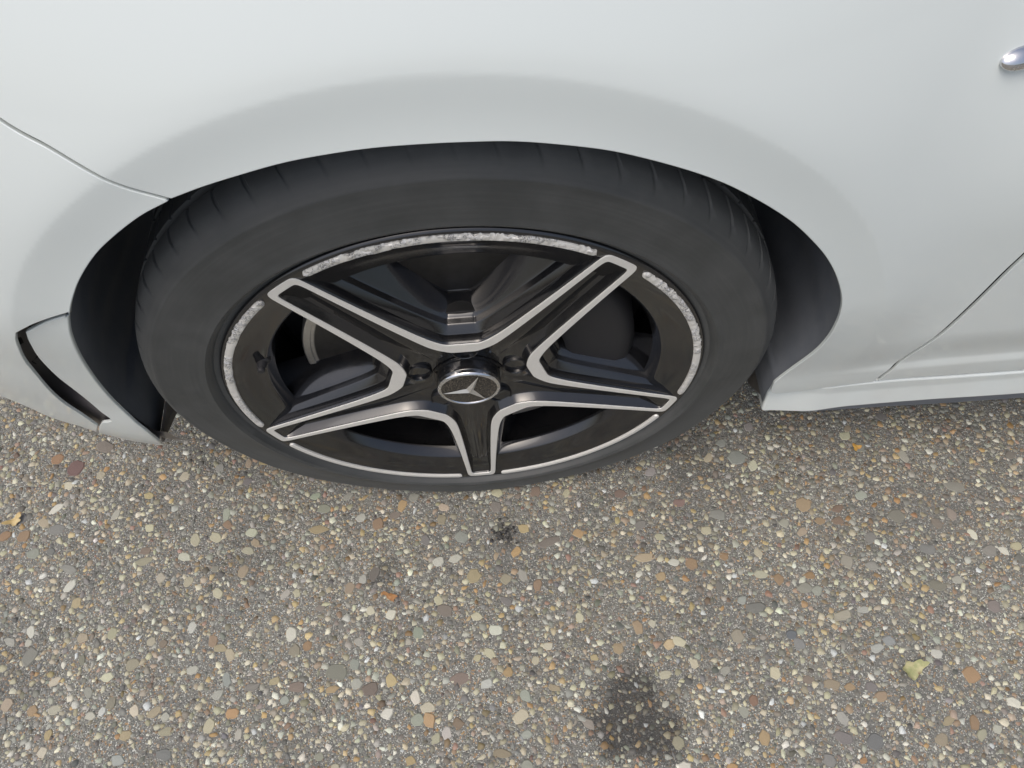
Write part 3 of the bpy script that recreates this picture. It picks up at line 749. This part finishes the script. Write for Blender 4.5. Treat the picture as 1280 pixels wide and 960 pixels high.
# tyre: grooved tread, worn shoulder, bulging sidewall
prof = [(0.030, 0.2300), (0.012, 0.2380), (0.0062, 0.2425), (0.0052, 0.2455), (0.0040, 0.2490), (-0.0030, 0.2520), (-0.0052, 0.2555), (-0.0046, 0.2590), (-0.0046, 0.2640), (-0.0048, 0.2720), (-0.0048, 0.2800), (-0.0046, 0.2880), (-0.0044, 0.2945),
        (-0.0043, 0.2980), (-0.0045, 0.2994), (-0.0041, 0.3006), (-0.0030, 0.3020), (0.0002, 0.3056), (0.0042, 0.3092), (0.0090, 0.3126), (0.0140, 0.3147), (0.0200, 0.3164), (0.0280, 0.3176), (0.0340, 0.3180), (0.0350, 0.3120), (0.0430, 0.3120), (0.0440, 0.3183), (0.0600, 0.3186), (0.0760, 0.3186), (0.0770, 0.3125), (0.0870, 0.3125), (0.0880, 0.3186), (0.1050, 0.3186), (0.1200, 0.3180), (0.1210, 0.3120), (0.1300, 0.3120), (0.1310, 0.3178), (0.1480, 0.3165), (0.1600, 0.3130), (0.1700, 0.3070), (0.1760, 0.2950), (0.1770, 0.2800), (0.1700, 0.2550), (0.1550, 0.2380)]
PITCH = 66; sub = [0.0, 0.30, 0.60, 0.82, 0.86, 0.93, 0.97]
v = []; f = []; cols_n = PITCH * len(sub)
for (y, r) in prof:
    tread = sstep(0.004, 0.010, y) * (1 - sstep(0.166, 0.174, y)); 
    skew = 0.035 * sstep(0.0, 0.035, y) + 0.02 * sstep(0.09, 0.16, y)
    for p in range(PITCH):
        for s in sub:
            a = 2 * math.pi * (p + s) / PITCH + skew + 0.0008 * math.sin(p * 2.4)
            q = r
            if s in (0.86, 0.93) and r > 0.3122: q = r - (0.0003 + 0.0019 * abs(math.cos(a))) * tread
            x, z = q * math.cos(a), q * math.sin(a); yy = y
            if z < -0.235:                                      # the load flattens and bulges the foot of the tyre
                k = sstep(-0.235, -0.31, z) * max(0.0, 1 - abs(x) / 0.16); yy = y - 0.0018 * k * (y < 0.02)
            yy += (0.0060 * sstep(0.06, -0.12, z) + 0.0028 * sstep(-0.15, -0.29, z)) * sstep(0.250, 0.282, r) * (y < 0.03)
            v.append((x, yy, max(z, -H - 0.0006)))
P_ = len(prof)
for j in range(P_ - 1):
    for k in range(cols_n):
        k2 = (k + 1) % cols_n; f.append((j * cols_n + k, j * cols_n + k2, (j + 1) * cols_n + k2, (j + 1) * cols_n + k))
add_obj('tyre', mesh('tyre', v, f, True, 38), rubber, wheel)
# rim barrel
rim_prof = [(0.030, 0.2320), (0.010, 0.2405), (0.0060, 0.2434), (0.0032, 0.2436), (0.0018, 0.2424), (0.0012, 0.2408), (0.0014, 0.2396), (0.0022, 0.2324), (0.0034, 0.2304), (0.0090, 0.2160), (0.0122, 0.2056), (0.0130, 0.2036), (0.0138, 0.2024), (0.0150, 0.2014), (0.0250, 0.1958), (0.0262, 0.1956), (0.0275, 0.2000), (0.0300, 0.2090), (0.060, 0.2120), (0.12, 0.2115), (0.19, 0.214)]
v, f = lathe(rim_prof, 256); add_obj('rim_barrel', mesh('rim_barrel', v, f, True, 40), gloss, wheel)

def y_face(a): return 0.0010 + 0.0032 * np.clip((0.238 - a) / 0.165, 0, 1.2)
def keypts(keys, counts):
    out = []
    for (p, q), n in zip(zip(keys[:-1], keys[1:]), counts):
        for t in range(n): out.append(np.array(p) + (np.array(q) - np.array(p)) * t / n)
    out.append(np.array(keys[-1])); return np.array(out)
def pol(r, d): return (r * math.cos(R(d)), r * math.sin(R(d)))
def half_open():
    pts = [pol(0.0825, 36), pol(0.0843, 24.2)]
    seg1 = keypts(pts, [8])
    seg2 = spline([pol(0.0843, 24.2), (0.0880, 0.0312), (0.100, 0.0288), (0.13, 0.0257), (0.167, 0.0228), (0.2, 0.0206), (0.2365, 0.0186)])
    seg2 = seg2[np.round(np.linspace(0, len(seg2) - 1, 37)).astype(int)]
    seg3 = np.array([pol(0.2397 - 0.0006 * (k == 0), 4.45 * (1 - k / 8)) for k in range(9)])
    return np.concatenate([seg1[:-1], seg2, seg3[1:]])
def half_slot():
    seg1 = keypts([pol(0.0672, 36), pol(0.0684, 25.5)], [8])
    seg2 = spline([pol(0.0684, 25.5), (0.0755, 0.0222), (0.09, 0.0193), (0.12, 0.0171), (0.165, 0.0149), (0.2, 0.0136), (0.2308, 0.0124)])
    seg2 = seg2[np.round(np.linspace(0, len(seg2) - 1, 37)).astype(int)]
    seg3 = np.array([pol(0.2313, 3.02 * (1 - k / 8)) for k in range(9)])
    return np.concatenate([seg1[:-1], seg2, seg3[1:]])
def whole(h):
    m_ = h[:-1][::-1].copy(); m_[:, 1] *= -1
    P = np.concatenate([h, m_])
    for _ in range(3):
        Q = P.copy(); Q[1:-1] = 0.25 * P[:-2] + 0.5 * P[1:-1] + 0.25 * P[2:]
        e = np.hypot(*(Q - P).T); P = Q
    return P                                                   # from the +36 degree bisector out round the end and back
OP = whole(half_open()); SP = whole(half_slot()); NPT = len(OP)
def pnorm(P):
    d = np.gradient(P, axis=0); d /= np.linalg.norm(d, axis=1)[:, None]
    n = np.stack([d[:, 1], -d[:, 0]], 1)
    if n[len(P) // 4] @ np.array([0, 1]) < 0: n = -n
    n[0] = (math.cos(R(36)), math.sin(R(36))); n[-1] = (math.cos(R(36)), -math.sin(R(36)))
    return n
# outward normals: towards the openings
NO = pnorm(OP); NSL = pnorm(SP)
tt = np.abs(np.arange(NPT) - (NPT - 1) / 2) / ((NPT - 1) / 2)   # 1 at the bisectors, 0 at the outer end
endw = sstep(0.08, 0.26, tt)                                   # offsets die out at the spoke's end
vw = sstep(0.25, 0.95, tt)
spoke_v = []; rows = []
def row(P2, y):
    rows.append(len(spoke_v))
    for (a, c_), yy in zip(P2, y): spoke_v.append((a, yy, c_))
yO = y_face(np.hypot(*OP.T)); yS = y_face(np.hypot(*SP.T))
led = (0.0022 + 0.0052 * vw)
for off, dy in ((-0.0012, 0.0004), (0.0002, 0.0010), (0.0010, 0.0022), (0.0022, 0.0100), (0.0030, 0.0108), (None, 0.0150), ('b', 0.0166), ('c', 0.0215), ('d', 0.0230), ('e', 0.0250), ('f', 0.062)):
    k = {None: 0.0030 + led, 'b': 0.0040 + led, 'c': 0.0050 + led, 'd': 0.0060 + led, 'e': .0078 + led, 'f': .0290 - 0.0130 * vw + led * 0.9}.get(off, None)
    if k is None: k = np.full(NPT, off)
    k = np.where(k > 0, k * (0.04 + 0.96 * endw), k)
    if off == 'f': dy = 0.058 - 0.006 * sstep(0.7, 0.95, tt)
    row(OP + NO * k[:, None], yO + dy * (0.25 + 0.75 * endw) if np.max(dy) > .003 else yO + dy)
sf = []
for j in range(len(rows) - 1):
    for k in range(NPT - 1): sf.append((rows[j] + k, rows[j] + k + 1, rows[j + 1] + k + 1, rows[j + 1] + k))
# slot side: bevelled wall, then the floor to the hub
r0 = len(rows)
row(SP + NSL * 0.0012, yS + 0.0004); row(SP - NSL * 0.0003, yS + 0.0010); row(SP - NSL * 0.0010, yS + 0.0022); row(SP - NSL * 0.0034, yS + 0.0100); row(SP - NSL * 0.0042, yS + 0.0108)
edge = SP - NSL * 0.0042; ye = yS + 0.0108
inner = np.zeros((NPT, 2)); hub_r = 0.0362
for k, (a, c_) in enumerate(edge):
    if a > 0.066 + 0.0: t = (a - 0.066) / (0.228 - 0.066); inner[k] = (hub_r * 0.97 + (0.227 - hub_r * .97) * max(0, min(1, t)) ** 1.0, 0.0)
    if tt[k] > 0.62:
        d = math.atan2(c_, a); inner[k] = (hub_r * math.cos(d), hub_r * math.sin(d))
    else:
        inner[k, 1] = c_ * 0.12
yi = np.where(tt > 0.62, 0.0185, 0.0120 + 0.0035 * np.clip((0.09 - inner[:, 0]) / .05, 0, 1))
for t in (0.3, 0.6, 0.85, 1.0):
    row(edge * (1 - t) + inner * t, ye * (1 - t) + yi * t + 0.0012 * math.sin(math.pi * t))
for j in range(r0, len(rows) - 1):
    for k in range(NPT - 1): sf.append((rows[j] + k, rows[j] + k + 1, rows[j + 1] + k + 1, rows[j + 1] + k))
# close the floor across the spoke's axis
L = rows[-1]
for k in range((NPT - 1) // 2): sf.append((L + k, L + k + 1, L + NPT - 2 - k, L + NPT - 1 - k)) if k + 1 <= NPT - 2 - k else None
spoke_me = mesh('spoke', spoke_v, [t for t in sf if t and len(set(t)) == len(t)], True, 32); spoke_me.materials.append(gloss.m)
# machined band on the spoke's face
tv = []; tf = []; tr = []
def trow(P2, y):
    tr.append(len(tv)); tv.extend((a, yy, c_) for (a, c_), yy in zip(P2, y))
trow(OP - NO * 0.0003, yO + 0.0012); trow(OP - NO * 0.0006, yO + 0.0002); trow(OP - NO * 0.0010, yO - 0.0001)
trow(SP + NSL * 0.0008, yS - 0.0001); trow(SP + NSL * 0.0004, yS + 0.0002); trow(SP + NSL * 0.0001, yS + 0.0012)
for j in range(len(tr) - 1):
    for k in range(NPT - 1): tf.append((tr[j] + k, tr[j] + k + 1, tr[j + 1] + k + 1, tr[j + 1] + k))
band_me = mesh('machined_band', tv, tf, True, 35); band_me.materials.append(face_m.m)
# machined rim edge between two spokes: scuffed by kerbs
def ring_mesh(k):
    q = np.random.default_rng(50 + k); base = 18 + 72 * k - 72
    A = 150; d0, d1 = 36 - 29.6, 36 + 29.6; v = []; f = []
    mid = math.radians(54 + 72 * k - 72)
    wob = np.convolve(q.normal(0, 1, A + 40), np.ones(2) / 2, 'same')[20:20 + A]; wob2 = np.convolve(q.normal(0, 1, A + 40), np.ones(9) / 9, 'same')[20:20 + A]
    for i in range(A):
        d = d0 + (d1 - d0) * i / (A - 1); th = math.radians(-18 + 72 * k + d) + PHI
        e = min(1, i / 3.0, (A - 1 - i) / 3.0); e = math.sqrt(max(0.0, 1 - (1 - e) ** 2))
        up_ = sstep(-0.3, 0.5, math.sin(th)) * sstep(-0.2, .5, math.sin(i * 0.11 + k * 2.1) + 0.35)
        w_ = 0.0036 * (0.25 + .75 * e); rc = 0.2361
        ro = rc + w_ + up_ * (0.0010 * wob[i] - 0.0001); ri = rc - w_ + up_ * 0.00045 * min(0, wob2[i]) * 2
        yj = up_ * 0.0010 * wob[i]
        for r_, y_ in ((ro + .0002, 0.0022), (ro, 0.0004 + yj), (ro - .0009, -0.0002 + yj), (rc, -0.0003 + 0.4 * yj), (ri + .0007, -0.0001), (ri, 0.0005), (ri - .0001, 0.0030)):
            v.append((r_ * math.cos(th), y_, r_ * math.sin(th)))
    for i in range(A - 1):
        for j in range(6): f.append((i * 7 + j, (i + 1) * 7 + j, (i + 1) * 7 + j + 1, i * 7 + j + 1))
    f.append(tuple(range(7))); f.append(tuple((A - 1) * 7 + j for j in range(7)))
    return mesh('rim_edge', v, f, True, 40)
BASE = (126, 54, -18, -90, -162)
for k in range(5):
    o = bpy.data.objects.new('spoke', spoke_me); C.objects.link(o); o.parent = wheel; o.rotation_euler = (0, -(R(BASE[k]) + PHI), 0)
    o = bpy.data.objects.new('machined_band', band_me); C.objects.link(o); o.parent = wheel; o.rotation_euler = (0, -(R(BASE[k]) + PHI), 0)
    add_obj('rim_edge', ring_mesh(k), edge_m, wheel)
# hub bowl, cap, star
v, f = lathe([(0.0175, 0.0385), (0.0182, 0.036), (0.0195, 0.0352), (0.020, 0.033), (0.020, 0.001)], 96); add_obj('hub_bowl', mesh('hub_bowl', v, f, True, 40), gloss, wheel)
v, f = lathe([(0.0205, 0.0338), (0.0060, 0.0337), (0.0052, 0.0332)], 96); add_obj('cap_body', mesh('cap_body', v, f, True, 50), gloss, wheel)
v, f = lathe([(0.0052, 0.0333), (0.0022, 0.0332), (0.0008, 0.0327), (0.0000, 0.0316), (-0.0006, 0.0306), (-0.0002, 0.0296), (0.0008, 0.0290)], 96)
add_obj('cap_ring', mesh('cap_ring', v, f, True, 50), chrome, wheel)
v, f = lathe([(0.0010, 0.0293), (0.0004, 0.022), (-0.0004, 0.012), (-0.0008, 0.001)], 72); add_obj('cap_disc', mesh('cap_disc', v, f), black_disc, wheel)
v = []; f = []
for k in range(3):
    a = R(66.5 + 120 * k); am = a + R(60)
    v.append((0.0287 * math.cos(a), -0.0006, 0.0287 * math.sin(a))); v.append((0.0046 * math.cos(am), -0.0006, 0.0046 * math.sin(am)))
v.append((0, -0.0036, 0))
for k in range(3):
    v.append(tuple(np.array(v[2 * k]) * (0.995, 0, 0.995) + np.array((0, -0.0012, 0))))
for k in range(3):
    t, n_, p_ = 2 * k, 2 * k + 1, (2 * k - 1) % 6
    f += [(t, n_, 6), (t, 6, p_)]
v[6] = (0, -0.0038, 0); v = v[:7]
add_obj('star_emblem', mesh('star_emblem', v, f, False), satin, wheel)
# lug bolts in their pockets, between the spokes
v, f = lathe([(0.0175, 0.0138), (0.0140, 0.0136), (0.0136, 0.0130), (0.0142, 0.0122), (0.0215, 0.0112), (0.0220, 0.0070), (0.0220, 0.0005)], 40)
cup_me = mesh('bolt_pocket', v, f, True, 40); cup_me.materials.append(gloss.m)
v, f = lathe([(0.0225, 0.0088), (0.0205, 0.0086), (0.0195, 0.0078), (0.0192, 0.0006)], 6)
bolt_me = mesh('lug_bolt', v, f, False); bolt_me.materials.append(dark_m.m)
for k in range(5):
    a = R(BASE[k] + 36) + PHI
    for nm, me in (('bolt_pocket', cup_me), ('lug_bolt', bolt_me)):
        o = bpy.data.objects.new(nm, me); C.objects.link(o); o.parent = wheel; o.location = (0.0530 * math.cos(a), 0, 0.0530 * math.sin(a))
# valve stem
v, f = lathe([(0.0150, 0.0078), (0.0105, 0.0074), (0.0085, 0.0050), (0.0030, 0.0042), (0.0028, 0.0036), (-0.0010, 0.0036), (-0.0018, 0.0030), (-0.0020, 0.0004)], 24)
o = add_obj('valve_stem', mesh('valve_stem', v, f, True, 40), dark_m, wheel); a = R(161.2); o.location = (0.2065 * math.cos(a), 0.003, 0.2065 * math.sin(a))
# brake behind the spokes
v, f = lathe([(0.070, 0.172), (0.052, 0.172), (0.0505, 0.1705), (0.0500, 0.1640), (0.0520, 0.1635), (0.0520, 0.1050), (0.0500, 0.1020), (0.030, 0.100), (0.0285, 0.097), (0.0285, 0.030)], 160)
add_obj('brake_disc', mesh('brake_disc', v, f, True, 30), disc_m, wheel)
v, f = lathe([(0.118, 0.208), (0.112, 0.205), (0.110, 0.10), (0.105, 0.02), (0.105, 0.001)], 96); add_obj('brake_shield', mesh('brake_shield', v, f, True, 40), dark_m, wheel)
v = []; f = []; ang = np.linspace(R(-38), R(44), 20)
sec = [(0.100, 0.102), (0.034, 0.106), (0.030, 0.112), (0.030, 0.160), (0.034, 0.172), (0.044, 0.180), (0.100, 0.184)]
for a in ang:
    for y, r in sec: v.append((r * math.cos(a), y, r * math.sin(a)))
for i in range(19):
    for j in range(6): f.append((i * 7 + j, (i + 1) * 7 + j, (i + 1) * 7 + j + 1, i * 7 + j + 1))
f.append(tuple(range(7))); f.append(tuple(19 * 7 + j for j in range(7)))
add_obj('brake_caliper', mesh('brake_caliper', v, f, True, 35), dark_m, wheel)

# ------------------------------------------------------------------ small things lying on the road
def tagged(o, label, cat):
    o['label'] = label; o['category'] = cat; return o
def leaf(name, loc, size, asp, rot, cols, curl, seed, lobed=0.25):
    q = np.random.default_rng(seed); n, mR = 40, 7; v = []; f = []
    for j in range(mR):
        t = j / (mR - 1)
        for k in range(n):
            a = 2 * math.pi * k / n
            rr = 0.5 * size * (1 + lobed * math.sin(3 * a + seed) + 0.12 * math.sin(7 * a + 1.7 * seed)) * t
            x, y = rr * math.cos(a), rr * math.sin(a) * asp
            z = curl * (x * x - 0.6 * y * y + 0.5 * x * y) / size + 0.05 * size * math.sin(x / size * 11 + seed) * t + 0.0022
            v.append((x, y, z))
    for j in range(mR - 1):
        for k in range(n):
            k2 = (k + 1) % n; f.append((j * n + k, j * n + k2, (j + 1) * n + k2, (j + 1) * n + k))
    zmin = min(p[2] for p in v); v = [(x, y, z - zmin + 0.0005) for x, y, z in v]
    N = len(v); v2 = v + [(x, y, z + 0.0004) for x, y, z in v]; f2 = f + [tuple(i + N for i in t[::-1]) for t in f]
    for k in range(n): k2 = (k + 1) % n; a = (mR - 1) * n; f2.append((a + k, a + k2, N + a + k2, N + a + k))
    mt = Mat(name, cols[0], 0.6); nn = mt.noise(120, 4); n3 = mt.noise(45, 3)
    c = mt.mix(mt.rng(nn, 0.4, 0.6), cols[0], cols[1]); c = mt.mix(mt.rng(n3, 0.60, 0.66, 0, .8), c, cols[2]); mt.base(c); mt.bump(nn, 0.4, 0.001)
    mt.i['Subsurface Weight'].default_value = 0.0
    o = add_obj(name, mesh(name, v2, f2, True, 50), mt); o.location = loc; o.rotation_euler = (0, 0, rot); return o
tagged(leaf('fallen_leaf', (0.517, -0.277, 0.0012), 0.030, 0.62, 0.45, (lin(150, 154, 108), lin(178, 172, 132), lin(124, 98, 76)), 0.9, 2, 0.12), 'crumpled yellow-green leaf lying on the asphalt', 'leaf')
tagged(leaf('leaf_scrap', (-0.137, -0.132, 0.001), 0.020, 0.42, -0.5, (lin(165, 122, 78), lin(148, 108, 70), lin(112, 84, 60)), 0.6, 5), 'small orange-brown scrap of dry leaf', 'leaf scrap')
tagged(leaf('leaf_bud', (0.542, 0.025, 0.001), 0.011, 0.9, 0.3, (lin(205, 165, 85), lin(190, 145, 75), lin(160, 118, 64)), 0.4, 9, 0.4), 'tiny yellow bud scale on the asphalt below the skirt', 'bud')
tagged(leaf('dry_flake', (-0.676, 0.020, 0.001), 0.024, 0.5, 0.5, (lin(188, 164, 112), lin(196, 178, 132), lin(150, 120, 76)), 0.7, 12), 'pale curled dry flake near the bumper slot', 'flake')
# a crumb of tar: one lumpy mass
q = np.random.default_rng(3); b = bmesh.new()
for k in range(60):
    x, y = q.normal(0, 0.0085), q.normal(0, 0.0055); s = q.uniform(0.0010, 0.0034)
    mt_ = Matrix.Translation((x, y, s * 0.25)) @ Matrix.Rotation(q.uniform(0, 6), 4, 'Z') @ Matrix.Diagonal((s, s * q.uniform(.6, 1), s * .55, 1))
    r_ = bmesh.ops.create_icosphere(b, subdivisions=1, radius=1, matrix=mt_)
    for vv in r_['verts']: vv.co += Vector(q.normal(0, 0.0004, 3))
me = bpy.data.meshes.new('tar_crumb'); b.to_mesh(me); b.free()
tarm = Mat('tar', (0.02, 0.02, 0.022), 0.45); tarm.base(tarm.mix(tarm.rng(tarm.noise(300, 3), .45, .7), (0.025, 0.025, 0.026), (0.13, 0.125, 0.11)))
o = add_obj('tar_crumb', me, tarm); o.location = (0.020, -0.060, 0.0005); tagged(o, 'black crumbly lump of tar in front of the tyre', 'tar lump')
